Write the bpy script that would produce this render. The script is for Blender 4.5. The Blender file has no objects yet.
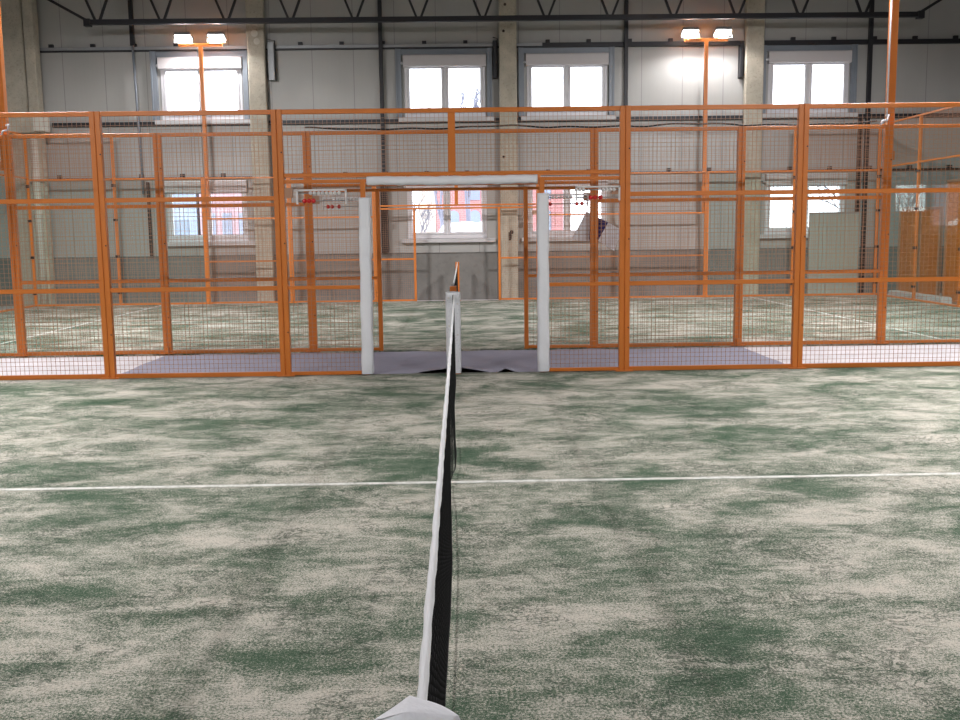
import bpy, math, random
from mathutils import Vector, Matrix
random.seed(7)
SC = bpy.context.scene
COL = SC.collection
PI = math.pi

# ------------------------------------------------------------------ mesh builder
class MB:
    def __init__(s): s.v=[]; s.f=[]; s.m=[]; s.sm=[]
    def quadbox(s, P, mi=0):
        b=len(s.v); s.v+=[tuple(p) for p in P]
        for q in ((0,3,2,1),(4,5,6,7),(0,1,5,4),(1,2,6,5),(2,3,7,6),(3,0,4,7)):
            s.f.append(tuple(b+i for i in q)); s.m.append(mi); s.sm.append(False)
    def box(s,x0,x1,y0,y1,z0,z1,mi=0):
        s.quadbox([(x0,y0,z0),(x1,y0,z0),(x1,y1,z0),(x0,y1,z0),(x0,y0,z1),(x1,y0,z1),(x1,y1,z1),(x0,y1,z1)],mi); return s
    def rbox(s,x0,x1,y0,y1,z0,z1,c=.006,axis='z',mi=0):
        """box with chamfered long edges (profile across the given axis)"""
        lo={'x':(y0,y1,z0,z1),'y':(x0,x1,z0,z1),'z':(x0,x1,y0,y1)}[axis]
        a0,a1,b0,b1=lo
        prof=[(a0+c,b0),(a1-c,b0),(a1,b0+c),(a1,b1-c),(a1-c,b1),(a0+c,b1),(a0,b1-c),(a0,b0+c)]
        l0,l1={'x':(x0,x1),'y':(y0,y1),'z':(z0,z1)}[axis]
        b=len(s.v)
        for l in (l0,l1):
            for (p,q) in prof:
                s.v.append({'x':(l,p,q),'y':(p,l,q),'z':(p,q,l)}[axis])
        n=8
        for i in range(n):
            j=(i+1)%n; s.f.append((b+i,b+j,b+n+j,b+n+i)); s.m.append(mi); s.sm.append(False)
        s.f.append(tuple(b+i for i in range(n))[::-1]); s.m.append(mi); s.sm.append(False)
        s.f.append(tuple(b+n+i for i in range(n))); s.m.append(mi); s.sm.append(False)
        return s
    def bar(s,a,b,w=.05,d=None,mi=0):
        """rectangular bar between two points"""
        a=Vector(a);b=Vector(b);d=w if d is None else d
        t=(b-a).normalized(); up=Vector((0,1,0)) if abs(t.y)<.9 else Vector((1,0,0))
        u=t.cross(up).normalized()*w/2; v=t.cross(u).normalized()*d/2
        s.quadbox([a-u-v,a+u-v,a+u+v,a-u+v,b-u-v,b+u-v,b+u+v,b-u+v],mi); return s
    def tube(s,pts,r,n=8,mi=0,cap=True,smooth=True):
        pts=[Vector(p) for p in pts]; R=r if isinstance(r,(list,tuple)) else [r]*len(pts)
        b=len(s.v); pu=None
        for i,p in enumerate(pts):
            t=(pts[min(i+1,len(pts)-1)]-pts[max(i-1,0)]).normalized()
            if pu is None: pu=t.cross(Vector((0,1,0)) if abs(t.y)<.9 else Vector((1,0,0))).normalized()
            u=(pu-t*pu.dot(t)).normalized(); pu=u; w=t.cross(u)
            for k in range(n):
                a=2*PI*k/n; s.v.append(tuple(p+(u*math.cos(a)+w*math.sin(a))*R[i]))
        for i in range(len(pts)-1):
            for k in range(n):
                j=(k+1)%n; s.f.append((b+i*n+k,b+i*n+j,b+(i+1)*n+j,b+(i+1)*n+k)); s.m.append(mi); s.sm.append(smooth)
        if cap:
            s.f.append(tuple(b+k for k in range(n))[::-1]); s.m.append(mi); s.sm.append(False)
            e=b+(len(pts)-1)*n; s.f.append(tuple(e+k for k in range(n))); s.m.append(mi); s.sm.append(False)
        return s
    def ball(s,c,r,n=10,mi=0,sz=1):
        rings=n//2+1; pts=[];R=[]
        for i in range(rings+1):
            a=PI*i/rings; pts.append((c[0],c[1],c[2]-math.cos(a)*r*sz)); R.append(max(math.sin(a)*r,1e-4))
        return s.tube(pts,R,n,mi)
    def grid(s,fn,nu,nv,mi=0,smooth=True):
        b=len(s.v)
        for i in range(nu+1):
            for j in range(nv+1): s.v.append(tuple(fn(i/nu,j/nv)))
        for i in range(nu):
            for j in range(nv):
                q=b+i*(nv+1)+j; s.f.append((q,q+nv+1,q+nv+2,q+1)); s.m.append(mi); s.sm.append(smooth)
        return s
    def build(s,name,mats,parent=None):
        if not isinstance(mats,(list,tuple)): mats=[mats]
        me=bpy.data.meshes.new(name); me.from_pydata(s.v,[],s.f); 
        for m in mats: me.materials.append(m)
        me.polygons.foreach_set('material_index',s.m); me.polygons.foreach_set('use_smooth',s.sm); me.update()
        o=bpy.data.objects.new(name,me); COL.objects.link(o)
        if parent is not None: o.parent=parent
        return o
def tag(o,label=None,cat=None,group=None,kind=None):
    if label:o['label']=label
    if cat:o['category']=cat
    if group:o['group']=group
    if kind:o['kind']=kind
    return o
def empty(name,loc=(0,0,0),label=None,cat=None,group=None,kind=None,rz=0):
    o=bpy.data.objects.new(name,None); COL.objects.link(o); o.location=loc; o.rotation_euler=(0,0,rz)
    o.empty_display_size=.2
    return tag(o,label,cat,group,kind)
def kids(o): return [c for c in list(bpy.data.objects) if c.parent==o]
def copy_tree(o,parent=None):
    c=o.copy(); COL.objects.link(c); c.parent=parent
    for ch in kids(o): copy_tree(ch,c)
    return c

# ------------------------------------------------------------------ materials
class NT:
    def __init__(s,name):
        s.mat=bpy.data.materials.new(name); s.mat.use_nodes=True; s.t=s.mat.node_tree
        s.t.nodes.clear(); s.out=s.n('ShaderNodeOutputMaterial')
    def n(s,ty,**kw):
        x=s.t.nodes.new(ty)
        for k,v in kw.items():
            if k in x.inputs: x.inputs[k].default_value=v
            else: setattr(x,k,v)
        return x
    def l(s,a,b): s.t.links.new(a,b)
    def coord(s,scale=(1,1,1),rot=(0,0,0),world=False):
        if world: c=s.n('ShaderNodeNewGeometry').outputs['Position']
        else: c=s.n('ShaderNodeTexCoord').outputs['Object']
        m=s.n('ShaderNodeMapping'); m.inputs['Scale'].default_value=scale; m.inputs['Rotation'].default_value=rot
        s.l(c,m.inputs['Vector']); return m.outputs[0]
    def noise(s,vec,scale,detail=4,rough=.55,dist=0):
        x=s.n('ShaderNodeTexNoise'); x.inputs['Scale'].default_value=scale; x.inputs['Detail'].default_value=detail
        x.inputs['Roughness'].default_value=rough; x.inputs['Distortion'].default_value=dist; s.l(vec,x.inputs['Vector']); return x.outputs['Fac']
    def ramp(s,fac,stops):
        r=s.n('ShaderNodeValToRGB'); e=r.color_ramp.elements
        while len(e)<len(stops): e.new(.5)
        for i,(p,c) in enumerate(stops):
            e[i].position=p; e[i].color=(c,c,c,1) if isinstance(c,(int,float)) else (*c,1)
        s.l(fac,r.inputs[0]); return r.outputs[0]
    def mix(s,f,a,b,mode='MIX'):
        m=s.n('ShaderNodeMix'); m.data_type='RGBA'; m.blend_type=mode
        for i,v in ((0,f),(6,a),(7,b)):
            if hasattr(v,'links') or hasattr(v,'is_linked'): s.l(v,m.inputs[i])
            elif isinstance(v,(int,float)): m.inputs[i].default_value=v
            else: m.inputs[i].default_value=(*v,1)
        return m.outputs[2]
    def math(s,op,a,b=0,c=None):
        m=s.n('ShaderNodeMath'); m.operation=op
        for i,v in enumerate((a,b,c)):
            if v is None: continue
            if isinstance(v,(int,float)): m.inputs[i].default_value=v
            else: s.l(v,m.inputs[i])
        return m.outputs[0]
    def bump(s,h,strength=.3,dist=.01):
        b=s.n('ShaderNodeBump'); b.inputs['Strength'].default_value=strength; b.inputs['Distance'].default_value=dist
        s.l(h,b.inputs['Height']); return b.outputs[0]
    def bsdf(s,col,rough=.6,metal=0,normal=None,spec=.5):
        p=s.n('ShaderNodeBsdfPrincipled')
        if isinstance(col,(tuple,list)): p.inputs['Base Color'].default_value=(*col,1)
        else: s.l(col,p.inputs['Base Color'])
        if isinstance(rough,(int,float)): p.inputs['Roughness'].default_value=rough
        else: s.l(rough,p.inputs['Roughness'])
        p.inputs['Metallic'].default_value=metal; p.inputs['Specular IOR Level'].default_value=spec
        if normal is not None: s.l(normal,p.inputs['Normal'])
        s.l(p.outputs[0],s.out.inputs[0]); return s.mat

def simple(name,col,rough=.6,metal=0,var=.12,scale=6,spec=.5):
    t=NT(name); v=t.coord(); f=t.noise(v,scale,4)
    d=tuple(c*(1-var) for c in col); u=tuple(min(1,c*(1+var)) for c in col)
    return t.bsdf(t.mix(f,d,u),rough,metal,spec=spec)

M={}
M['orange']=simple('orange_powder_coat',(.64,.185,.026),.4,0,.08,3)
M['wire']=simple('orange_coated_wire',(.42,.22,.135),.4,0,.1,3)
M['white']=simple('white_vinyl',(.74,.75,.80),.5,0,.05,12)
M['net_black']=simple('black_net_cord',(.004,.004,.0045),.9,0,.1)
M['tape']=simple('white_net_tape',(.93,.94,.97),.6,0,.03,20)
M['black_steel']=simple('dark_painted_steel',(.016,.016,.02),.5,.2,.2,4)
M['dark_brown']=simple('dark_rubber_clamp',(.03,.015,.012),.5)
M['grey_steel']=simple('galvanised_steel',(.30,.31,.32),.5,.4,.15,5)
M['blue_grey']=simple('blue_grey_trim',(.20,.225,.26),.45,.1,.1,3)
M['frame']=simple('white_window_plastic',(.66,.65,.68),.4,0,.03)
M['shutter']=simple('cream_shutter_box',(.55,.52,.53),.5,0,.04)
M['sill']=simple('pale_sill',(.52,.51,.52),.5,0,.08)
M['red']=simple('red_plastic',(.62,.018,.02),.3,0,.05)
M['bead_white']=simple('white_plastic',(.75,.72,.72),.35,0,.05)
M['navy']=simple('navy_fabric',(.03,.025,.16),.8,0,.15,20)
M['cable_white']=simple('white_cable',(.8,.8,.85),.5)
M['cable_black']=simple('black_cable',(.015,.015,.015),.6)
M['housing']=simple('lamp_housing',(.25,.25,.26),.4,.3)
M['snow']=simple('snow',(.80,.84,.90),.8,0,.04,1)
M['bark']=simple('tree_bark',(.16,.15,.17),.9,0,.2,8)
M['tree_far']=simple('bare_tree_twigs',(.20,.20,.25),.9,0,.2,8)  # haze over the distant twigs put into the colour as pale blue-grey
M['carpaint']=simple('blue_car_paint',(.08,.14,.22),.25,.2,.05)
M['carglass']=simple('car_window_glass',(.03,.045,.07),.08,0,.05)
M['tyre']=simple('tyre_rubber',(.02,.02,.02),.8)
M['asphalt']=simple('snowy_yard',(.70,.72,.76),.9,0,.12,.5)

t=NT('lamp_lens_glow'); e=t.n('ShaderNodeEmission'); e.inputs[0].default_value=(1,.98,1,1); e.inputs[1].default_value=60; t.l(e.outputs[0],t.out.inputs[0]); M['lens']=t.mat

def glass(name,tint,refl=1.0):
    t=NT(name); tr=t.n('ShaderNodeBsdfTransparent'); tr.inputs[0].default_value=(*tint,1)
    gl=t.n('ShaderNodeBsdfGlossy'); gl.inputs['Roughness'].default_value=.01; gl.inputs[0].default_value=(1,1,1,1)
    fr=t.n('ShaderNodeFresnel'); fr.inputs[0].default_value=1.5
    bf=t.n('ShaderNodeNewGeometry').outputs['Backfacing']
    m=t.n('ShaderNodeMixShader'); t.l(t.math('MULTIPLY',t.math('MULTIPLY',fr.outputs[0],refl),t.math('SUBTRACT',1,bf)),m.inputs[0]); t.l(tr.outputs[0],m.inputs[1]); t.l(gl.outputs[0],m.inputs[2]); t.l(m.outputs[0],t.out.inputs[0])
    return t.mat
M['court_glass']=glass('tempered_court_glass',(.93,.965,.95),.9)
M['pane']=glass('window_pane_glass',(.97,.98,1),.6)

# concrete (columns / plinth)
def concrete(name,a,b,sc=3,stain=.5):
    t=NT(name); v=t.coord(world=True)
    n1=t.noise(v,sc,6,.65); n2=t.noise(v,sc*9,4,.6); n3=t.noise(t.coord((1.2,1.2,.35),world=True),1.1,3)
    c=t.mix(t.ramp(n1,[(.3,0),(.72,1)]),a,b)
    dk=t.math('MULTIPLY',t.ramp(n2,[(.3,1),(.45,0)]),stain)
    c=t.mix(dk,c,tuple(x*.5 for x in a)); c=t.mix(t.math('MULTIPLY',t.ramp(n3,[(.4,0),(.7,1)]),.45),c,tuple(x*.62 for x in b))
    return t.bsdf(c,.9,0,t.bump(n2,.3,.01))
M['concrete']=concrete('rough_column_concrete',(.36,.33,.27),(.54,.49,.40))
M['plinth']=concrete('plinth_concrete',(.17,.165,.155),(.25,.24,.225),1.2,.25)
M['floor']=concrete('pale_floor_concrete',(.62,.58,.60),(.70,.66,.685),1.5,.1)
M['patch']=simple('pale_patch_filler',(.55,.53,.47),.9)
M['hole']=simple('dark_hole',(.05,.035,.03),.9)

# wall sandwich panels: 1 m seams and fine ribs
t=NT('sandwich_wall_panel'); v=t.coord(world=True); sx=t.n('ShaderNodeSeparateXYZ'); t.l(v,sx.inputs[0])
fx=t.math('FRACT',t.math('DIVIDE',t.math('ADD',sx.outputs[0],40.66),.98))
seam=t.math('LESS_THAN',fx,.018)
rib=t.math('SINE',t.math('MULTIPLY',sx.outputs[0],2*PI/.10))
n=t.noise(t.coord((1,1,.25),world=True),1.3,4); n2=t.noise(v,.5,3)
c=t.mix(n,(.35,.345,.33),(.42,.415,.40)); c=t.mix(t.math('MULTIPLY',seam,.55),c,(.14,.14,.135))
h=t.math('ADD',t.math('MULTIPLY',rib,.12),t.math('MULTIPLY',seam,-1))
M['wall']=t.bsdf(c,.45,0,t.bump(h,.35,.004),spec=.4)
M['wall_plain']=simple('painted_side_wall',(.30,.30,.295),.7,0,.1,.7)
M['ceiling']=simple('dark_ceiling_sheet',(.22,.22,.22),.8,0,.1,.5)
M['board']=simple('grey_green_board',(.36,.37,.33),.5,0,.05,1)

# artificial turf with sand infill, brushed along the court
def turf():
    t=NT('sanded_green_turf'); v=t.coord(world=True)
    big=t.noise(t.coord((.7,1,1),world=True),1.0,3,.55,.4)
    mid=t.noise(t.coord((.6,1,1),(0,0,.05),world=True),3.0,6,.66,.5)
    fine=t.noise(t.coord((.75,1,1),(0,0,-.08),world=True),17,5,.72,.4)
    streak=t.noise(t.coord((.04,1,1),world=True),34,3,.6)
    grain=t.noise(v,95,4,.85); grain2=t.noise(v,260,3,.85)
    def st(x,k): return t.math('MULTIPLY',t.math('SUBTRACT',x,.5),k)
    s=st(big,2.2)
    for x,k in ((mid,3.1),(fine,1.5),(streak,.55),(grain,5.0),(grain2,3.6)): s=t.math('ADD',s,st(x,k))
    fac=t.ramp(t.math('ADD',s,.42),[(.0,0),(.38,.30),(.66,.72),(1,1)])
    w=t.noise(t.coord((.8,1,1),(0,0,.5),world=True),8,3,.6,2.6)
    ridge=t.ramp(t.math('ABSOLUTE',t.math('SUBTRACT',w,.5)),[(.0,1),(.05,0)])
    area=t.ramp(t.noise(v,2.1,3,.6,.5),[(.50,0),(.56,1)])
    sc=t.math('MULTIPLY',ridge,area)
    green=t.mix(grain,(.022,.058,.030),(.095,.155,.098)); sand=t.mix(grain,(.42,.385,.325),(.78,.735,.65))
    c=t.mix(fac,green,sand); c=t.mix(t.math('MULTIPLY',sc,.8),c,(.045,.075,.05))
    h=t.math('ADD',t.math('MULTIPLY',grain,.9),t.math('ADD',t.math('MULTIPLY',streak,.6),t.math('MULTIPLY',sc,-1.6)))
    h=t.math('ADD',h,t.math('MULTIPLY',fine,.9))
    return t.bsdf(c,.95,0,t.bump(h,.5,.012),spec=.15)
M['turf']=turf()
t=NT('sanded_white_line'); v=t.coord(world=True); g=t.noise(v,60,4,.7); g2=t.noise(v,9,4,.7)
M['line']=t.bsdf(t.mix(t.ramp(t.math('ADD',t.math('MULTIPLY',g,.5),t.math('MULTIPLY',g2,.5)),[(.4,.0),(.56,1)]),(.42,.42,.37),(.74,.74,.71)),.9)
t=NT('grey_felt_carpet'); v=t.coord(world=True); g=t.noise(v,90,3,.7); g2=t.noise(v,2.2,4,.6,.6)
M['carpet']=t.bsdf(t.mix(t.math('ADD',t.math('MULTIPLY',g,.4),t.math('MULTIPLY',g2,.6)),(.24,.235,.30),(.37,.36,.43)),.95,0,t.bump(g2,.4,.03),spec=.1)
# wrinkled white cover
t=NT('wrinkled_white_cover'); v=t.coord(); g=t.noise(v,9,4,.6,1.2)
M['cover']=t.bsdf((.86,.87,.92),.45,0,t.bump(g,.5,.012))
t=NT('perforated_white_cover'); v=t.coord(); vo=t.n('ShaderNodeTexVoronoi'); vo.inputs['Scale'].default_value=42; t.l(v,vo.inputs['Vector']); g=t.noise(v,14,4,.6,1.2)
M['cover_dots']=t.bsdf(t.mix(t.ramp(vo.outputs['Distance'],[(.12,0),(.25,1)]),(.5,.51,.58),(.84,.85,.90)),.5,0,t.bump(g,.4,.01))
# brick
def brick(name,a,b,mo):
    t=NT(name); v=t.coord(rot=(PI/2,0,0),world=True); br=t.n('ShaderNodeTexBrick'); t.l(v,br.inputs['Vector'])
    br.inputs['Color1'].default_value=(*a,1); br.inputs['Color2'].default_value=(*b,1); br.inputs['Mortar'].default_value=(*mo,1)
    br.inputs['Scale'].default_value=2.2; br.inputs['Mortar Size'].default_value=.02
    return t.bsdf(br.outputs[0],.9)
M['brick']=brick('red_brick_facade',(.38,.155,.15),(.34,.13,.135),(.40,.27,.26))
M['brick_pale']=brick('pale_brick_facade',(.40,.26,.28),(.36,.24,.27),(.42,.33,.33))  # paler, greyer brick for the leftmost building
M['render']=simple('beige_render',(.50,.42,.34),.9)
M['bluegrey_wall']=simple('grey_blue_cladding',(.30,.34,.42),.8)
M['dark_window']=simple('dark_arched_glass',(.20,.23,.29),.35)

# ------------------------------------------------------------------ setting
Y1,Y2,Y3,YW=10.0,12.33,22.33,23.0
XC2=-.037
def struct(name,mb,mat): return tag(mb.build(name,mat),kind='structure')
XL,XR,YF,HT=-12.0,14.5,-5.0,9.2
struct('floor',MB().box(XL-.2,XR+.2,YF-.2,YW+.15,-.25,-.02),M['floor'])
struct('wall_left',MB().box(XL-.2,XL,YF,YW,-.02,HT),M['wall_plain'])
struct('wall_right',MB().box(XR,XR+.2,YF,YW,-.02,HT),M['wall_plain'])
struct('wall_front',MB().box(XL-.2,XR+.2,YF-.2,YF,-.02,HT),M['wall_plain'])
struct('ceiling',MB().box(XL-.2,XR+.2,YF-.2,YW+.2,HT,HT+.2),M['ceiling'])
# windows: (x0,x1) of the frame; two rows
WIN=[(-7.0,-5.08),(-1.23,.69),(1.68,3.60),(7.46,9.40)]
ROWS=[(4.34,5.79),(1.47,2.92)]
mb=MB()
xs=[XL-.2]+[a for w in WIN for a in w]+[XR+.2]; 
for i in range(len(xs)-1):
    if i%2==0: mb.box(xs[i],xs[i+1],YW,YW+.15,-.02,HT)
    else:
        mb.box(xs[i],xs[i+1],YW,YW+.15,-.02,1.47); mb.box(xs[i],xs[i+1],YW,YW+.15,2.92,4.34); mb.box(xs[i],xs[i+1],YW,YW+.15,5.79,HT)
struct('wall_back',mb,M['wall'])
struct('baseboard_back',MB().box(XL,XR,YW-.06,YW,-.02,1.12).box(XL,XR,YW-.09,YW,1.12,1.135),M['plinth'])
k=0
for row,(z0,z1) in enumerate(ROWS):
    for (x0,x1) in WIN:
        k+=1; cx=(x0+x1)/2
        w=empty('window_%d'%k,(cx,YW,z0),kind='structure'); h=z1-z0; W=(x1-x0)/2
        y0,y1=-.03,.05
        fr=MB()
        fr.rbox(-W,W,y0,y1,0,.10,.01,'x').rbox(-W,-W+.07,y0,y1,.10,h-.28,.01).rbox(W-.07,W,y0,y1,.10,h-.28,.01).rbox(-.035,.035,y0,y1,.10,h-.28,.01)
        fr.build('window_frame',M['frame'],w)
        for sgn in (-1,1):
            a,b=(-W+.07,-.035) if sgn<0 else (.035,W-.07)
            s=MB(); c=.055; zz0,zz1=.10,h-.28
            s.rbox(a,b,y0-.015,y1-.01,zz0,zz0+c,.008,'x').rbox(a,b,y0-.015,y1-.01,zz1-.03,zz1,.008,'x').rbox(a,a+c,y0-.015,y1-.01,zz0+c,zz1-.03,.008).rbox(b-c,b,y0-.015,y1-.01,zz0+c,zz1-.03,.008)
            sash=s.build('sash',M['frame'],w)
            MB().box(a+c-.005,b-c+.005,.004,.012,zz0+c-.005,zz1-.03+.005).build('pane',M['pane'],sash)
        hd=MB().rbox(.012,.032,y0-.06,y0-.015,.50,.53,.005,'y').rbox(.012,.032,y0-.06,y0-.04,.40,.53,.005).build('handle',M['frame'],w)
        sh=MB().rbox(-W-.02,W+.02,-.14,.05,h-.28,h,.02,'x').build('shutter_box',M['shutter'],w)
        MB().ball((-W-.05,-.09,h-.19),.035,8).build('shutter_pulley',M['frame'],w)
        MB().rbox(-W-.15,W+.2,-.16,.0,-.10,-.005,.01,'x').build('sill',M['sill'],w)
        if row==0:
            s=MB(); s.box(-W-.20,-W-.07,-.10,0,-.0,h+.14).box(W+.04,W+.16,-.10,0,.0,h+.14).box(-W-.07,W+.04,-.06,0,h+.005,h+.14)
            s.box(-W-.20,-W-.17,-.14,-.10,0,h+.14).box(W+.13,W+.16,-.14,-.10,0,h+.14)
            s.build('surround',M['blue_grey'],w)
# girts
def girt(n,z,xa,xb,split=None,thick=.08,dots=True):
    g=empty('trim_%d'%n,(0,YW,z),kind='structure')
    if split is None: MB().rbox(xa,xb,-.09,0,-thick/2,thick/2,.004,'x').build('rail',M['black_steel'],g)
    else:
        MB().rbox(xa,split,-.09,0,-.035,.04,.004,'x').build('rail',M['grey_steel'],g)
        MB().box(xa,split,-.10,0,-.065,-.035).build('lower_flange',M['black_steel'],g)
        MB().rbox(split,xb,-.10,0,-.065,.04,.004,'x').build('rail',M['black_steel'],g)
    if dots:
        x=-9.52
        i=0
        while x<12:
            if not any(abs(x-c)<.35 for c in (-4.68,1.2,7.04,-10)) and i%6!=5:
                MB().box(x-.05,x+.05,-.08,0,thick/2,thick/2+.075).build('clamp',M['black_steel'],g)
            x+=.975; i+=1
    return g
girt(1,6.0,-9.85,XR,2.05)
girt(2,4.26,-9.6,XR,None,.10,False)
girt(3,2.985,-9.9,XR,None,.05,True)
girt(4,7.28,-10,XR,None,.09,False)
# steel wall posts
for n,(x,zl) in enumerate(((-7.58,6.05),(-1.77,1.14),(4.03,1.14),(9.85,-.02))):
    g=empty('trim_%d'%(5+n),(x,YW-.09,0),kind='structure')
    MB().rbox(-.045,.045,-.10,0,zl,HT,.006).build('steel_post',M['black_steel'],g)
    if n==0:
        MB().tube([(.0,-.05,6.05),(.03,-.05,4.4),(.06,-.05,2.6)],.03,8).build('pipe',M['blue_grey'],g)
        MB().rbox(.13,.20,-.06,.0,1.14,2.9,.006).build('lower_post',M['dark_brown'],g)
    if n==1: MB().rbox(-.085,.085,-.14,0,1.14,2.76,.006).build('lower_post',M['dark_brown'],g)
    if n==3: MB().rbox(-.22,-.12,-.10,0,-.02,4.2,.006).build('lower_post',M['dark_brown'],g)
def duct(c,x,mat,z0,z1,w=.075):
    MB().rbox(x-w,x+w,.06,.28,z0,z1,.01).build('duct_box',mat,c)
    MB().tube([(x+w+.015,.10,z0-.02),(x+w+.015,.10,z1+.05),(x-w,.10,z1+.08)],.012,6).build('cable',M['cable_black'],c)
# concrete columns (free standing in front of the wall panels)
def column(x0,x1,y0,label,extra=None):
    c=empty('concrete_column',((x0+x1)/2,y0,-.02),label,'column','concrete wall columns')
    w=(x1-x0)/2
    MB().rbox(-w,w,0,YW-y0-.1,0,HT+.02,.02).build('shaft',M['concrete'],c)
    if extra: extra(c,w)
    return c
def patches(c,w):
    duct(c,w+.13,M['grey_steel'],5.25,6.1)
    for x,z,r,m in ((-.02,6.3,.08,'patch'),(.03,6.12,.075,'patch')):
        MB().tube([(x,-.006,z),(x,.01,z)],r,12).build('filler_patch',M[m],c)
def hole(c,w):
    duct(c,-w-.10,M['black_steel'],5.25,6.1,.045)
    MB().tube([(-.02,-.004,1.52),(0,.01,1.52)],.10,9).tube([(.05,-.004,1.62),(.05,.01,1.62)],.05,8).build('broken_hole',M['hole'],c)
    for z,x in ((3.4,-.12),(6.9,-.06),(6.3,-.1)): MB().tube([(x,-.004,z),(x,.01,z)],.035,7).build('anchor_hole',M['hole'],c)
column(-4.88,-4.47,22.72,'rough concrete column between first and second upper windows from the left',patches)
column(1.02,1.43,22.72,'rough concrete column behind the gate, with a dark broken hole low down',hole)
column(6.85,7.28,22.72,'rough concrete column just right of the right-hand far floodlight mast',lambda c,w: duct(c,-w-.08,M['black_steel'],5.2,5.95,.035))
def ledge(c,w):
    MB().rbox(w+.05,w+.28,-.05,.25,0,HT+.02,.015).build('side_pilaster',M['concrete'],c)
    MB().rbox(-1.0,w+.30,-.45,-.02,4.02,4.42,.02,'x').build('corbel',M['concrete'],c)
    MB().tube([(w+.13,-.08,0),(w+.13,-.08,4.04)],.085,12).build('drainpipe',M['patch'],c)
    MB().rbox(w+.30,w+.50,-.45,-.02,4.06,4.40,.02,'x').build('corbel_end_cap',M['patch'],c)
column(-10.55,-9.98,22.5,'wide weathered concrete corner column with a corbel at the far left',ledge)
# turf courts
def court(y0,y1,lines,xc,line_y=None):
    o=empty('artificial_turf',(xc,y0,0),kind='structure')
    MB().box(-10,10,0,y1-y0,-.02,0).build('turf_surface',M['turf'],o)
    for (a,b,c,d) in lines: MB().box(a,b,c,d,-.004,.003).build('court_line',M['line'],o)
    return o
court(0,Y1+.03,[(-6.97,6.97,4.975,5.025),(-6.975,-6.925,.05,9.95),(6.925,6.975,.05,9.95)],0)
court(Y2-.03,Y3,[(-6.975,-6.925,.05,9.95),(6.925,6.975,.05,9.95)],XC2)

# carpet in the walkway with a lifted front edge at the gate
def cz(u,v):
    x=-3.97+u*(7.90); y=Y1+.04+v*(Y2-Y1-.11)
    z=-.012+.004*math.sin(x*5+y*3)+.003*math.sin(x*13-y*7)
    e=max(0,1-v*4)
    lift=0
    if x<-.08: lift=.070*max(0,1-(-.08-x)/.5)
    elif x>.08: lift=.070*max(0,1-(x-.08)/.36)
    else: lift=.075
    lift+=.05*max(0,1-abs(x-.58)/.12)
    return (x,y,max(z,-.016)+lift*e**1.3)
tag(MB().grid(cz,160,24).grid(lambda u,v:(cz(u,v)[0],cz(u,v)[1],cz(u,v)[2]-.004),160,24).build('carpet_runner',M['carpet']),'wide grey felt carpet laid over the walkway between the two courts','carpet')

# ------------------------------------------------------------------ fences
def wiremesh(x0,x1,z0,z1,sp=.05,r=.0014,axis='x'):
    m=MB(); n=int(round((x1-x0)/sp)); 
    P=(lambda a,d,z:(a,d,z)) if axis=='x' else (lambda a,d,z:(d,a,z))
    def b(a0,a1,d0,d1,c0,c1):
        p=P(a0,d0,c0);q=P(a1,d1,c1)
        m.box(min(p[0],q[0]),max(p[0],q[0]),min(p[1],q[1]),max(p[1],q[1]),c0,c1)
    for i in range(1,n):
        a=x0+(x1-x0)*i/n; b(a-r,a+r,-r,r,z0,z1)
    k=int(round((z1-z0)/sp))
    for i in range(1,k):
        z=z0+(z1-z0)*i/k; b(x0,x1,-3*r,-r,z-r,z+r)
    return m
C,S,HF=1.93,1.99,2.965
MESH={}
def mesh_panel(x0,x1,z0,z1,parent,r=.0014,axis='x',loc=(0,0,0)):
    key=(round(x1-x0,3),round(z1-z0,3),r,axis)
    if key not in MESH: 
        o=wiremesh(0,x1-x0,0,z1-z0,.05,r,axis).build('mesh_panel',M['wire'],parent); MESH[key]=o
    else:
        o=MESH[key].copy(); COL.objects.link(o); o.parent=parent
    o.location=(x0+loc[0],loc[1],z0) if axis=='x' else (loc[0],x0+loc[1],z0)
    return o
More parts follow.
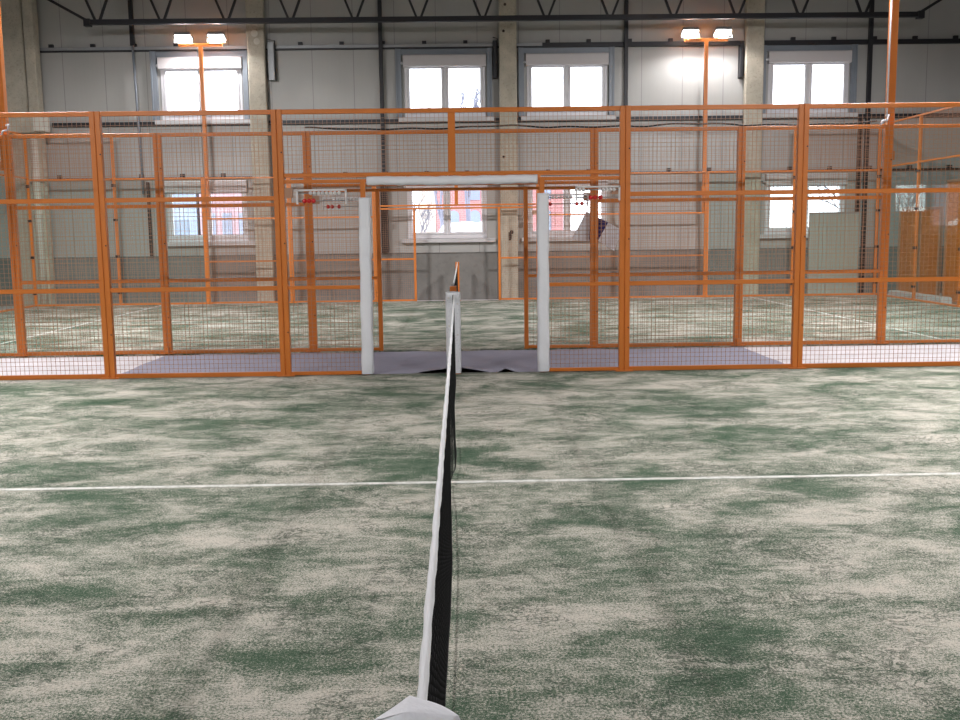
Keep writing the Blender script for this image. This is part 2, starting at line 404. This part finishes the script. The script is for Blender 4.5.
def fence(name,x,y,label,r=.0014,post=.118,glass_ends=False,rt=.025,gate_top=2.20,braces=False,flip=1):
    f=empty(name,(x,y,0),label,'fence'); w=post/2; D=.035
    # double posts (two panel frames bolted together)
    for sx in (-1,1):
        for i in range(3):
            X=sx*(C+S*i)
            p=MB().rbox(X-w,X-.003,-D,D,0,HF,.004).rbox(X+.003,X+w,-D,D,0,HF,.004).box(X-.004,X+.004,-D+.012,D-.012,0,HF).build('post',M['orange'],f)
            bp=MB().box(X-.10,X+.10,-.06,.06,0,.012).build('base_plate',M['orange'],p)
            if glass_ends:
                MB().rbox(X-.028,X+.028,-D-.03,-D,.01,.10,.005).build('anchor_bracket',M['orange'],p)
            for z in (.5,1.5,2.5):
                MB().tube([(X+w-.015,-D-.006,z),(X+w-.015,-D,z)],.009,6).build('bolt',M['dark_brown'],p)
    # rails in the two 2 m bays each side
    for sx in (-1,1):
        for i in range(2):
            a,b=sorted((sx*(C+S*i)+sx*w,sx*(C+S*(i+1))-sx*w))
            for z in (.025,1.0,2.0,HF-.025):
                MB().rbox(a,b,-.02,.02,z-rt,z+rt,.004,'x').build('rail',M['orange'],f)
            mesh_panel(a,b,.05,HF-.05,f,r)
        # bay beside the gate
        a,b=sorted((sx*(C-w),sx*1.0))
        for z in (.025,1.0,gate_top-.02):
            MB().rbox(a,b,-.02,.02,z-.02,z+.02,.004,'x').build('rail',M['orange'],f)
        mesh_panel(a,b,.045,gate_top-.04,f,r)
        MB().rbox(sx*1.0-.028,sx*1.0+.028,-.028,.028,0,gate_top,.004).build('gate_post',M['orange'],f)
        h=MB().rbox(sx*(C-w-.05)-.045,sx*(C-w-.05)+.045,-.05,-.022,2.0,2.11,.004).build('lock_box',M['wire'],f)
    # transom over the gate
    MB().rbox(-C+w,C-w,-.02,.02,gate_top+.03,gate_top+.07,.004,'x').build('transom_rail',M['orange'],f)
    MB().rbox(-1.0,1.0,-.02,.02,gate_top-.04,gate_top,.004,'x').build('transom_rail',M['orange'],f)
    MB().rbox(-C+w,C-w,-.02,.02,HF-.05,HF,.004,'x').build('rail',M['orange'],f)
    MB().rbox(-.04,.04,-.025,.025,gate_top+.07,HF-.05,.004).build('centre_post',M['orange'],f)
    mesh_panel(-C+w,-.04,gate_top+.07,HF-.05,f,r); mesh_panel(.04,C-w,gate_top+.07,HF-.05,f,r)
    if glass_ends:
        for sx in (-1,1):
            e0=C+2*S+w
            for (a,b,hi) in ((e0,7.97,3.0),(8.03,9.95,4.0)):
                A,B=sorted((sx*a,sx*b))
                MB().box(A+.01,B-.01,-.006,.006,.03,2.96).build('glass_panel',M['court_glass'],f)
                MB().rbox(A,B,-.02,.02,HF-.045,HF,.004,'x').build('rail',M['orange'],f)
                MB().rbox(A,B,-.02,.02,0,.04,.004,'x').build('rail',M['orange'],f)
                if hi>3:
                    MB().rbox(A,B,-.02,.02,3.96,4.0,.004,'x').build('rail',M['orange'],f)
                    mesh_panel(A,B,HF,3.96,f,r)
            for X,top in ((8.0,4.0),(10.0,4.0)):
                yo=.05*flip
                p=MB().rbox(sx*X-.03,sx*X+.03,yo-.03,yo+.03,0,top,.004).build('post',M['orange'],f)
                for z in (.3,1.15,2.0,2.8):
                    MB().box(sx*X-.045,sx*X+.045,-.022,.022,z-.03,z+.03).build('glass_clamp',M['dark_brown'],p)
    return f
F1=fence('perimeter_fence',0,Y1+.0,'nearest orange mesh fence with padded gate opening at the end of the net',r=.0017)
F2=fence('perimeter_fence',XC2,Y2,'second orange mesh fence across the walkway, with light orange posts and glass ends',r=.0016,post=.108,glass_ends=True)
F3=fence('perimeter_fence',XC2,Y3,'farthest orange mesh fence standing against the back wall of the hall',r=.0017,post=.10,rt=.019,glass_ends=True)
def endwall(x,sx,label):
    f=empty('glass_end_wall',(x,Y2,0),label,'glass wall')
    L=Y3-Y2
    for i in range(1,5):
        yy=L*i/5
        p=MB().rbox(.02*sx-.03,.02*sx+.03,yy-.03,yy+.03,0,4.0,.004).build('post',M['orange'],f)
        for z in (.3,1.15,2.0,2.8): MB().box(-.03,.03,yy-.045,yy+.045,z-.03,z+.03).build('glass_clamp',M['dark_brown'],p)
    for i in range(5):
        a=L*i/5+.04;b=L*(i+1)/5-.04
        MB().box(-.006,.006,a,b,.04,2.96).build('glass_panel',M['court_glass'],f)
        for z0,z1 in ((0,.04),(2.97,3.01),(3.96,4.0)): MB().rbox(-.02,.02,a,b,z0,z1,.004,'y').build('rail',M['orange'],f)
        mesh_panel(a,b,3.01,3.96,f,.0014,'y')
    return f
endwall(XC2+10,1,'glass end wall topped with orange mesh on the right side of far court')
endwall(XC2-10,-1,'glass end wall topped with orange mesh on the left side of far court')

# gate padding (foam rolls strapped over the frame)
def pad_upright(x,z1,label,lean=0):
    p=empty('gate_pad',(x,Y1,0),label,'padding','white foam pads round the near gate')
    def f(u,v):
        a=2*PI*u; rr=1
        cx,cy=math.cos(a),math.sin(a); q=(abs(cx)**4+abs(cy)**4)**.25
        z=.012+v*(z1-.012); wob=.003*math.sin(z*9+a*2)+.002*math.sin(z*23+a)
        return (cx/q*(.066+wob)+lean*v,cy/q*(.062+wob),z)
    g=MB().grid(f,32,60); b=len(g.v); g.v.append((lean,0,z1)); 
    for i in range(32): g.f.append((i*61+60,(i+1)*61+60,b)); g.m.append(0); g.sm.append(False)
    g.build('foam_sleeve',M['cover'],p)
    for z in (.3,.95,1.6): MB().box(.067+lean*z/z1,.071+lean*z/z1,-.02,.02,z-.012,z+.012).build('strap_tab',M['bead_white'],p)
    return p
pad_upright(-1.0,1.995,'upright white foam pad on the left side of the near gate',.015)
pad_upright(1.01,2.02,'upright white foam pad on the right side of the near gate',0)
p=empty('gate_pad',(0,Y1,2.175),'horizontal white foam roll wrapped round the beam above the near gate','padding','white foam pads round the near gate')
def f(u,v):
    a=2*PI*v; x=-.955+u*1.905; r=.050+.0025*math.sin(x*17+a)+.002*math.sin(x*41)
    return (x,math.cos(a)*r,math.sin(a)*r-.008*math.sin(PI*u)+.008)
g=MB().grid(f,90,18)
for u in (0,1):
    b=len(g.v); x=-.955+u*1.905; g.v.append((x,0,.008))
    for j in range(18): g.f.append((b,(u*90)*19+j,(u*90)*19+j+1)); g.m.append(0); g.sm.append(False)
g.build('foam_sleeve',M['cover'],p)
for x in (-.93,-.52,-.05,.42,.86): MB().tube([(x,-.01,.05),(x,0,.062),(x,.012,.05)],.006,6).build('cable_tie',M['bead_white'],p)

# ------------------------------------------------------------------ nets
import bisect
BOT=[(0.0,.028),(1.6,.026),(1.9,.027),(2.35,.031),(2.75,.035),(3.3,.035),(3.95,.026),(4.3,.018),(4.8,-.004),(5.05,.018),(5.3,.038),(5.65,.040),(6.3,.026),(7.8,.008),(9.0,.012),(10,.0)]
def interp(T,y):
    for (a,b),(c,d) in zip(T,T[1:]):
        if a<=y<=c: 
            t=(y-a)/(c-a); t=t*t*(3-2*t); return b+(d-b)*t
    return T[-1][1]
def net(x,y0,L,label,xtop0,xtop1,bot,detail):
    n=empty('court_net',(x,y0,0),label,'net')
    top=lambda y:(xtop0+(xtop1-xtop0)*y/L+.0006*math.sin(y*9)+.0006*math.sin(y*23), y, .915-.035*math.sin(PI*y/L))
    def pt(y,s): # s 0 top .. 1 bottom
        T=top(y); bx=bot(y); zb=.03
        x_=T[0]+(bx-T[0])*(s**1.6)+.004*math.sin(y*6+s*5)*s*(1-s)
        return Vector((x_,y,T[2]-.03+(zb-(T[2]-.03))*s))
    m=MB(); sp=.042 if detail else .06; N=int(L/sp); K=20 if detail else 12; r=.0016 if detail else .003
    for i in range(N+1):
        y=L*i/N; pts=[pt(y,j/8) for j in range(9)]; m.tube(pts,r,3,smooth=False,cap=False)
    for j in range(1,K+1):
        pts=[pt(L*i/160,j/K) for i in range(161)]; m.tube(pts,r if j<K else .004,3 if j<K else 5,smooth=False,cap=False)
    m.build('netting',M['net_black'],n)
    # tape folded over the cable
    def tp(u,v):
        y=L*u; T=top(y); prof=[(-.006,-.055),(-.0065,-.02),(-.006,-.004),(-.003,.001),(0,.002),(.003,.001),(.006,-.004),(.0065,-.02),(.006,-.055)]
        i=min(int(round(v*8)),8); px,pz=prof[i]; w=1+.10*math.sin(y*33)+.05*math.sin(y*71+i)
        return (T[0]+px*w,y,T[2]+pz)
    MB().grid(tp,400,8).build('headband_tape',M['tape'],n)
    return n
net(0,.10,9.80,'long white-taped black net running away from the viewer across the near court',.040,.0,lambda y:interp(BOT,y+.10),True)
net(XC2,Y2+.12,9.72,'far court net seen edge-on beyond the padded net post',.0,.0,lambda y:.01,False)

def post(x,y,label,cover=True,z=.905):
    p=empty('net_post',(x,y,0),label,'net post','net posts')
    MB().rbox(-.045,.045,-.04,.04,0,z,.008).build('steel_post',M['orange'],p)
    MB().box(-.07,.07,-.065,.065,0,.01).build('base_plate',M['orange'],p)
    if not cover: MB().tube([(-.05,0,z-.05),(.05,0,z-.05)],.012,8).build('tension_bolt',M['dark_brown'],p)
    return p
def post_cover(p,hx,hy,z1,dots,name='post_cover'):
    def f(u,v):
        a=2*PI*u; cx,cy=math.cos(a),math.sin(a); q=(abs(cx)**6+abs(cy)**6)**(1/6)
        z=.01+v*(z1-.01); wob=1+.02*math.sin(z*14+a*3)+.012*math.sin(z*37+a)
        return (cx/q*hx*wob,cy/q*hy*wob,z)
    g=MB().grid(f,40,50); b=len(g.v); nt=5
    for k in range(1,nt+1):
        s=1-k/nt
        for i in range(41):
            X,Y,Z=f(i/40,1); g.v.append((X*s,Y*s,z1+.012*(1-s*s)))
    for i in range(40):
        g.f.append((i*51+50,(i+1)*51+50,b+i+1,b+i)); g.m.append(0); g.sm.append(True)
        for k in range(nt-1):
            q=b+k*41+i; g.f.append((q,q+1,q+42,q+41)); g.m.append(0); g.sm.append(True)
    return g.build(name,M['cover_dots'] if dots else M['cover'],p)
P=post(-.015,Y1-.01,'net post in a dimpled white cover at the far end of near net')
c=post_cover(P,.083,.075,.925,True)
for sx,z in ((-.05,.87),(.05,.80),(-.045,.55),(.05,.45)): MB().tube([(sx,-.079,z),(sx,-.074,z)],.012,8).build('snap_button',M['bead_white'],c)
MB().box(-.004,.004,-.080,-.074,.05,.90).build('cover_seam',M['dark_brown'],c)
P=post(XC2-.0,Y2+.06,'bare orange net post rising just behind the padded net post',False,.87)
P=post(XC2,Y3-.06,'orange net post at the far end of the farther net',False,.92)
P=post(.045,-.02,'net post under a loose white cover at the bottom edge of the view',True,.90)
post_cover(P,.045,.075,.92,False)
# loose cloth hood over the near post
def hood(u,v):
    a=2*PI*u; cx,cy=math.cos(a),math.sin(a); q=.75*(abs(cx)+abs(cy))+.25
    x=cx/q*.099*v; y=cy/q*.092*v; x*=(.62 if cx<0 else .90)
    z=.972-.012*v+.004*math.sin(a*2+1)*v
    if v>.8: z-=(v-.8)*1.1
    if cx<0 and cy>0: y-=.02*v*(-cx)
    return (x-.014,y+.026,z+.006)
MB().grid(hood,48,16).build('cover_hood',M['cover'],P)

# ------------------------------------------------------------------ floodlight masts
LIGHTS=[]
def mast(x,y,face,label,lower=False,side=1,width=.09,arm=.50,tilt=.5,power=1.0,spread=108):
    """face=+1 looks towards +Y, -1 towards -Y"""
    m=empty('floodlight_mast',(x,y,0),label,'floodlight mast','orange floodlight masts')
    if lower: MB().rbox(-.05,.05,-.05,.05,(2.56 if y>5 else 0),5.95,.006).build('pole',M['orange'],m)
    else: MB().rbox(-width/2,width/2,-width/2,width/2,2.0,5.95,.006).build('pole',M['orange'],m)
    MB().rbox(-.06,.06,-.075,.075,2.5,2.62,.006).build('joint_sleeve',M['orange'],m)
    MB().rbox(-arm,arm,-.04,.04,5.93,6.00,.006,'x').build('crossbar',M['orange'],m)
    for sx in (-1,1):
        h=bpy.data.objects.new('floodlight',None); COL.objects.link(h); h.parent=m; h.location=(sx*.38,0,6.13); h.rotation_euler=(tilt*face,0,0)
        MB().rbox(-.19,.19,-.14,.14,0,.07,.02).build('housing',M['housing'],h)
        fins=MB()
        for i in range(7): fins.box(-.15+i*.05-.006,-.15+i*.05+.006,-.11,.11,.07,.10)
        fins.build('cooling_fins',M['housing'],h)
        MB().tube([(-.2,0,.03),(-.21,0,-.13),(.21,0,-.13),(.2,0,.03)],.012,6).build('bracket',M['grey_steel'],h)
        MB().rbox(-.17,.17,-.12,.12,-.012,0,.004,'x').build('lamp_lens',M['lens'],h)
        LIGHTS.append((x+sx*.38,y,6.13,tilt*face,power,spread))
    cb=MB().tube([(-.06,-.05,2.6),(-.06,-.05,4.0),(-.055,-.05,5.9)],.012 if lower else .006,6).build('power_cable',M['cable_white' if lower else 'cable_black'],m)
    return m
mast(XC2-5.84,Y3+.07,-1,'orange mast with two lit floodlights in front of the leftmost upper window',width=.085,tilt=.36,power=.18,spread=160)
mast(XC2+5.86,Y3+.07,-1,'orange mast with two lit floodlights against the back wall right of centre',width=.085,tilt=.36,power=.18,spread=160)
mast(XC2+5.96,Y2+.09,1,'tall orange mast on the second fence, cut off by the top right of view',lower=True,tilt=.58,spread=122,power=1.05)
mast(XC2-5.98,Y2+.09,1,'tall orange mast on the second fence at the left edge of view',lower=True,tilt=.58,spread=122,power=1.05)
mast(-5.97,Y1+.09,-1,'orange floodlight mast on the near fence, left and outside of view',lower=True,power=.85)
mast(5.97,Y1+.09,-1,'orange floodlight mast on the near fence, right and outside of view',lower=True,power=.85)
mast(-5.97,.0,1,'orange floodlight mast beside the viewer on the left, outside of view',lower=True,power=.68,spread=140)  # unseen mast pair, added for camera-side light on the near court
mast(5.97,.0,1,'orange floodlight mast beside the viewer on the right, outside of view',lower=True,power=.68,spread=140)
LP=330
for i,(x,y,z,tilt,pw,spr) in enumerate(LIGHTS):
    ld=bpy.data.lights.new('flood_beam','AREA'); ld.shape='RECTANGLE'; ld.size=.32; ld.size_y=.22; ld.energy=LP*pw; ld.spread=math.radians(spr); ld.color=(1,.975,.98)
    lo=bpy.data.objects.new('flood_beam',ld); COL.objects.link(lo)
    d=Matrix.Rotation(tilt,4,'X'); off=d@Vector((0,0,-.025)); lo.location=(x+off.x,y+off.y,z+off.z); lo.rotation_euler=(tilt,0,0)
# loose cables on the second fence
pts=[]
for i in range(90):
    x=-1.95+i*(7.7/89); pts.append((XC2+x,Y2,2.985+max(0,.028*math.sin(x*2.4))+.006*math.sin(x*9)))
tag(MB().tube(pts,.011,6).build('power_cable',M['cable_black']),'thin black cable lying in waves along the top rail of second fence','cable')
for sx,lab in ((1,'white cable loop tied to the right tall mast at fence top'),(-1,'white cable loop tied to the left tall mast at fence top')):
    b=(XC2+5.86*sx,Y2-.07,2.98)
    tag(MB().tube([(b[0]-.09,b[1],b[2]-.02),(b[0]-.06,b[1],b[2]+.03),(b[0],b[1],b[2]+.04),(b[0]+.02,b[1],b[2]+.12),(b[0]-.02,b[1],b[2]+.10)],.014,6).build('cable_loop',M['cable_white']),lab,'cable','white cable loops')

# ------------------------------------------------------------------ score counters
def counter(x,y,label,red,white,z=2.05,w=.56):
    c=empty('score_counter',(x,y,z),label,'score counter','ball score counters on the fences')
    fr=MB().rbox(-w/2,w/2,-.012,.012,.022,.042,.003,'x').rbox(-w/2,-w/2+.02,-.012,.012,-.12,.04,.003).rbox(w/2-.02,w/2,-.012,.012,-.12,.04,.003)
    fr.build('frame',M['bead_white'],c)
    MB().tube([(-w/2,0,0),(w/2,0,0)],.005,6).tube([(-w/2,0,-.085),(w/2,0,-.085)],.005,6).build('rod',M['grey_steel'],c)
    for q in white: MB().ball((q,0,0),.021,10).build('white_ball',M['bead_white'],c)
    for q in red: MB().ball((q,0,-.085),.027,12).build('red_ball',M['red'],c)
    return c
WB=[-.12+i*.045 for i in range(8)]
counter(-1.455,Y1-.06,'white counter with three red balls on near fence left of gate',[-.19,-.14,-.09],WB)
counter(1.62,Y1-.06,'white counter with three red balls on near fence right of gate',[-.08,-.03,.03],[-.24,-.2,-.16,.06,.1,.14,.18],w=.5)
counter(-1.50,Y2-.06,'counter with three red balls on second fence left of its gate',[-.20,-.145,-.05],WB)
counter(1.53,Y2-.06,'counter with red balls on second fence right of its gate',[-.24,.12,.19],[-.2,-.15,-.1,-.05,0,.05],w=.56)

# hanging cloth with navy band behind the second fence post
b=empty('hanging_cloth',(0,Y2+.09,0),'white cloth with a navy band hung askew behind second fence post right of gate','cloth')
def quad(P,name,mat,yo=0,n=10):
    A,B,C_,D=[Vector((p[0],0,p[1])) for p in P]
    def f(u,v):
        p=(A*(1-u)+B*u)*(1-v)+(D*(1-u)+C_*u)*v
        return (p.x,yo+.012*math.sin(u*6+v*3)+.02*v*u,p.z)
    g=MB().grid(f,n,n); g.grid(lambda u,v:(f(u,v)[0],f(u,v)[1]+.006,f(u,v)[2]),n,n)
    return g.build(name,mat,b)
quad([(1.80,1.86),(1.87,1.83),(1.90,1.45),(1.60,1.48)],'white_flap',M['cover'],.01)
quad([(1.86,1.83),(2.10,1.71),(1.97,1.47),(1.84,1.48)],'navy_band',M['navy'],.0)
quad([(2.10,1.71),(2.29,1.60),(2.19,1.32),(1.96,1.46)],'white_flap',M['cover'],.005)

# ------------------------------------------------------------------ roof truss
tr=empty('roof_truss',(0,21.8,6.37),'dark steel lattice truss spanning the hall just before the back wall','truss')
MB().rbox(-8.22,10.55,-.06,.06,-.055,.055,.006,'x').build('bottom_chord',M['black_steel'],tr)
MB().rbox(-11.2,13.4,-.06,.06,1.55,1.67,.006,'x').build('top_chord',M['black_steel'],tr)
ax=[-7.99+1.435*i for i in range(13)]
for a in ax:
    for s in (-1,1):
        MB().bar((a+s*.05,0,.04),(a+s*.68,0,1.6),.05,.05).build('lattice_bar',M['black_steel'],tr)
MB().bar((-8.15,0,.0),(-11.0,0,1.6),.06,.06).build('end_brace',M['black_steel'],tr)
MB().bar((10.45,0,.0),(13.1,0,1.6),.06,.06).build('end_brace',M['black_steel'],tr)
MB().box(-8.28,-8.14,-.08,.08,-.09,.07).build('end_plate',M['black_steel'],tr)
MB().box(10.46,10.60,-.08,.08,-.09,.07).build('end_plate',M['black_steel'],tr)

# ------------------------------------------------------------------ things beyond the far court
bd=empty('grey_board',(9.10,22.80,-.02),'tall smooth grey-green board leaning on back wall below the rightmost lower window','board')
MB().rbox(-.61,.61,-.03,.03,0,2.0,.01,'x').build('sheet',M['board'],bd)
MB().rbox(-.61,.61,-.045,-.03,1.96,2.0,.004,'x').build('edge_strip',M['grey_steel'],bd)
def steelpanel(x,y,w,h,rz,label,tilt=.03):
    o=empty('orange_panel',(x,y,-.02),label,'steel panel','spare orange panels stacked on the right',rz=rz)
    m=MB(); m.box(-w/2,w/2,-.008,.008,.04,h-.04); m.build('sheet',M['orange'],o)
    f=MB(); f.rbox(-w/2,w/2,-.03,.03,0,.05,.005,'x').rbox(-w/2,w/2,-.03,.03,h-.05,h,.005,'x').rbox(-w/2,-w/2+.05,-.03,.03,.05,h-.05,.005).rbox(w/2-.05,w/2,-.03,.03,.05,h-.05,.005)
    f.build('frame',M['wire'],o)
    return o
steelpanel(10.42,21.6,.95,2.08,PI/2+.05,'tall orange steel panel standing farthest back beyond the right glass wall')
steelpanel(10.40,20.55,.95,2.05,PI/2,'orange steel panel standing in the middle beyond the right glass wall')
steelpanel(10.42,19.4,1.1,2.6,PI/2-.04,'orange steel panel nearest the viewer beyond the right glass wall')
tag(MB().rbox(10.1,10.32,19.3,21.9,-.02,.13,.02,'y').build('concrete_kerb',M['floor']),'low pale block at the foot of the orange panels on the right','kerb')

# ------------------------------------------------------------------ outside
struct('yard_snow',MB().box(-45,60,YW+.2,110,-.6,-.3),M['asphalt'])
def facade(name,x0,x1,y,h,mat,label,wins,depth=8):
    b=empty(name,(x0,y,-.3),label,'building')
    MB().box(0,x1-x0,0,depth,0,h).build('wall',mat,b)
    MB().box(0,x1-x0,-.3,depth+.2,h,h+.35).build('snowy_roof',M['snow'],b)
    for (cx,z0,z1,w,arch) in wins:
        m=MB(); X=cx-x0; z0+=.3;z1+=.3
        if arch:
            n=10; pts=[(X-w/2,z0),(X+w/2,z0)]+[(X+math.cos(PI*i/n)*w/2,z1-w/2+math.sin(PI*i/n)*w/2) for i in range(n+1)]
            bb=len(m.v); 
            for yy in (-.05,.05):
                for q in pts: m.v.append((q[0],yy,q[1]))
            N=len(pts); m.f.append(tuple(bb+i for i in range(N))); m.m.append(0); m.sm.append(False)
            m.f.append(tuple(bb+N+i for i in range(N))[::-1]); m.m.append(0); m.sm.append(False)
            for i in range(N):
                j=(i+1)%N; m.f.append((bb+i,bb+N+i,bb+N+j,bb+j)); m.m.append(0); m.sm.append(False)
        else: m.box(X-w/2,X+w/2,-.05,.05,z0,z1)
        m.build('window',M['dark_window'],b)
    return b
wins=[(x,1.2,3.0,.68,True) for x in (-.45,.85,2.3,3.8,5.2)]+[(x,3.6,4.7,.66,False) for x in (.85,2.3,3.8,5.2)]
facade('brick_building',-1.52,6.6,60,6.9,M['brick'],'pink-red brick building with arched windows seen through the central lower window',wins)
facade('rendered_building',-2.6,-1.55,60,5.2,M['render'],'narrow beige wall beside the brick building through the central lower window',[])
facade('brick_building',-15.95,-12.9,60,5.6,M['brick_pale'],'brick building seen through the leftmost lower window',[(x,1.4,3.0,.6,False) for x in (-15.3,-14.3,-13.3)])
facade('clad_building',-23.4,-16.15,60,4.6,M['bluegrey_wall'],'low grey-blue building at the left of the leftmost lower window',[(x,1.4,2.6,.9,False) for x in (-21.5,-19.8,-18.4,-17.1)])
# snow covered car
car=empty('snow_covered_car',(1.15,35,-.3),'parked car buried in snow outside the central lower window','car')
prof=[(-2.15,.35),(-2.15,1.0),(-2.0,1.45),(-1.7,1.78),(-1.0,1.86),(.2,1.84),(1.1,1.3),(2.1,1.1),(2.2,.9),(2.2,.35)]
m=MB(); n=len(prof)
for yy in (-.85,.85):
    for q in prof: m.v.append((q[0],yy,q[1]))
m.f.append(tuple(range(n))); m.f.append(tuple(range(n,2*n))[::-1]); m.m+=[0,0]; m.sm+=[False,False]
for i in range(n): j=(i+1)%n; m.f.append((i,n+i,n+j,j)); m.m.append(0); m.sm.append(False)
m.build('body',M['carpaint'],car)
top=[(-2.25,1.0),(-2.1,1.75),(-1.75,2.2),(-1.2,2.3),(.2,2.28),(.6,2.15),(1.2,1.62),(2.05,1.42),(2.3,1.0)]
def sn(u,v):
    x=-2.2+4.45*u
    for (a,b),(c_,d) in zip(top,top[1:]):
        if a<=x<=c_+1e-6: z=b+(d-b)*(x-a)/(c_-a); break
    s=math.sin(PI*v); return (x,-.92+1.84*v,z-.35+.35*s**.4+.02*math.sin(x*9+v*7))
MB().grid(sn,40,12).build('snow_cover',M['snow'],car)
MB().box(-1.7,-1.0,-.87,-.84,1.25,1.66).box(-.93,-.1,-.87,-.84,1.25,1.66).build('side_window',M['carglass'],car)
for xx in (-1.35,1.35): MB().tube([(xx,-.9,.33),(xx,-.7,.33)],.33,18).build('wheel',M['tyre'],car)
tag(MB().tube([(1.02,32,-.3),(1.02,32,2.25)],.06,8).build('bollard',M['black_steel']),'thin dark post standing in front of the snow-covered car','post')
# bare trees
def tree(x,y,h,label,spread=.5,seed=1,mat='bark',lean=0,depth=5):
    rnd=random.Random(seed); m=MB(); tr_=empty('bare_tree',(x,y,-.3),label,'tree','bare winter trees outside')
    tk=MB()
    def br(p,d,l,r,k):
        q=p+d*l; (tk if k==depth else m).tube([p,p+d*l*.5+Vector((rnd.uniform(-1,1),rnd.uniform(-1,1),0))*l*.04,q],[r,r*.85,r*.65],5)
        if k==0: return
        for i in range(3 if k>1 else 4):
            nd=(d+Vector((rnd.uniform(-1,1),rnd.uniform(-1,1),rnd.uniform(-.15,.7)))*spread*1.25).normalized()
            br(p+d*l*rnd.uniform(.55,1),nd,l*rnd.uniform(.6,.8),r*.6,k-1)
    br(Vector((0,0,0)),Vector((lean,0,1)).normalized(),h*.36,h*.018,depth)
    tk.build('trunk',M[mat],tr_); m.build('branches',M[mat],tr_)
tree(11.6,40,7.6,'bare tree with twigs outside the rightmost windows',.62,3)
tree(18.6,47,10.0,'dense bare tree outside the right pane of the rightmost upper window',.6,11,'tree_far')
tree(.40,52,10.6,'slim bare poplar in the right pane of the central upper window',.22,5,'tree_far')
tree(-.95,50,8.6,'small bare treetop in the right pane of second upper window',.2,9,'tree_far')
tree(-2.0,48,4.4,'short bare shrub left of the brick building',.55,14,'bark')
tree(13.9,33,5.4,'low spreading bare tree outside the rightmost lower window',.75,21,'bark')

# ------------------------------------------------------------------ world
W=bpy.data.worlds.new('overcast_sky'); SC.world=W; W.use_nodes=True
bg=W.node_tree.nodes['Background']; bg.inputs[0].default_value=(.93,.965,1,1); bg.inputs[1].default_value=5.0
# ------------------------------------------------------------------ camera
cx,cy,cz_,yaw,pit,roll,fpx=.1129,-1.1933,1.5852,.0152,.1277,-.0129,987.2
sy,cw=math.sin(yaw),math.cos(yaw); sp,cp=math.sin(pit),math.cos(pit)
F=Vector((sy*cp,cw*cp,-sp)); R0=Vector((cw,-sy,0)); U0=R0.cross(F)
R=R0*math.cos(roll)+U0*math.sin(roll); U=-R0*math.sin(roll)+U0*math.cos(roll)
cd=bpy.data.cameras.new('camera'); cam=bpy.data.objects.new('camera',cd); COL.objects.link(cam)
cd.sensor_fit='HORIZONTAL'; cd.sensor_width=36; cd.lens=36*fpx/960; cd.clip_start=.05; cd.clip_end=300
m=Matrix((R,U,-F)).transposed().to_4x4(); m.translation=(cx,cy,cz_); cam.matrix_world=m
SC.camera=cam
SC.view_settings.view_transform='Standard'; SC.view_settings.look='None'; SC.view_settings.gamma=1; SC.view_settings.use_curve_mapping=False
SC.view_settings.exposure=0.08
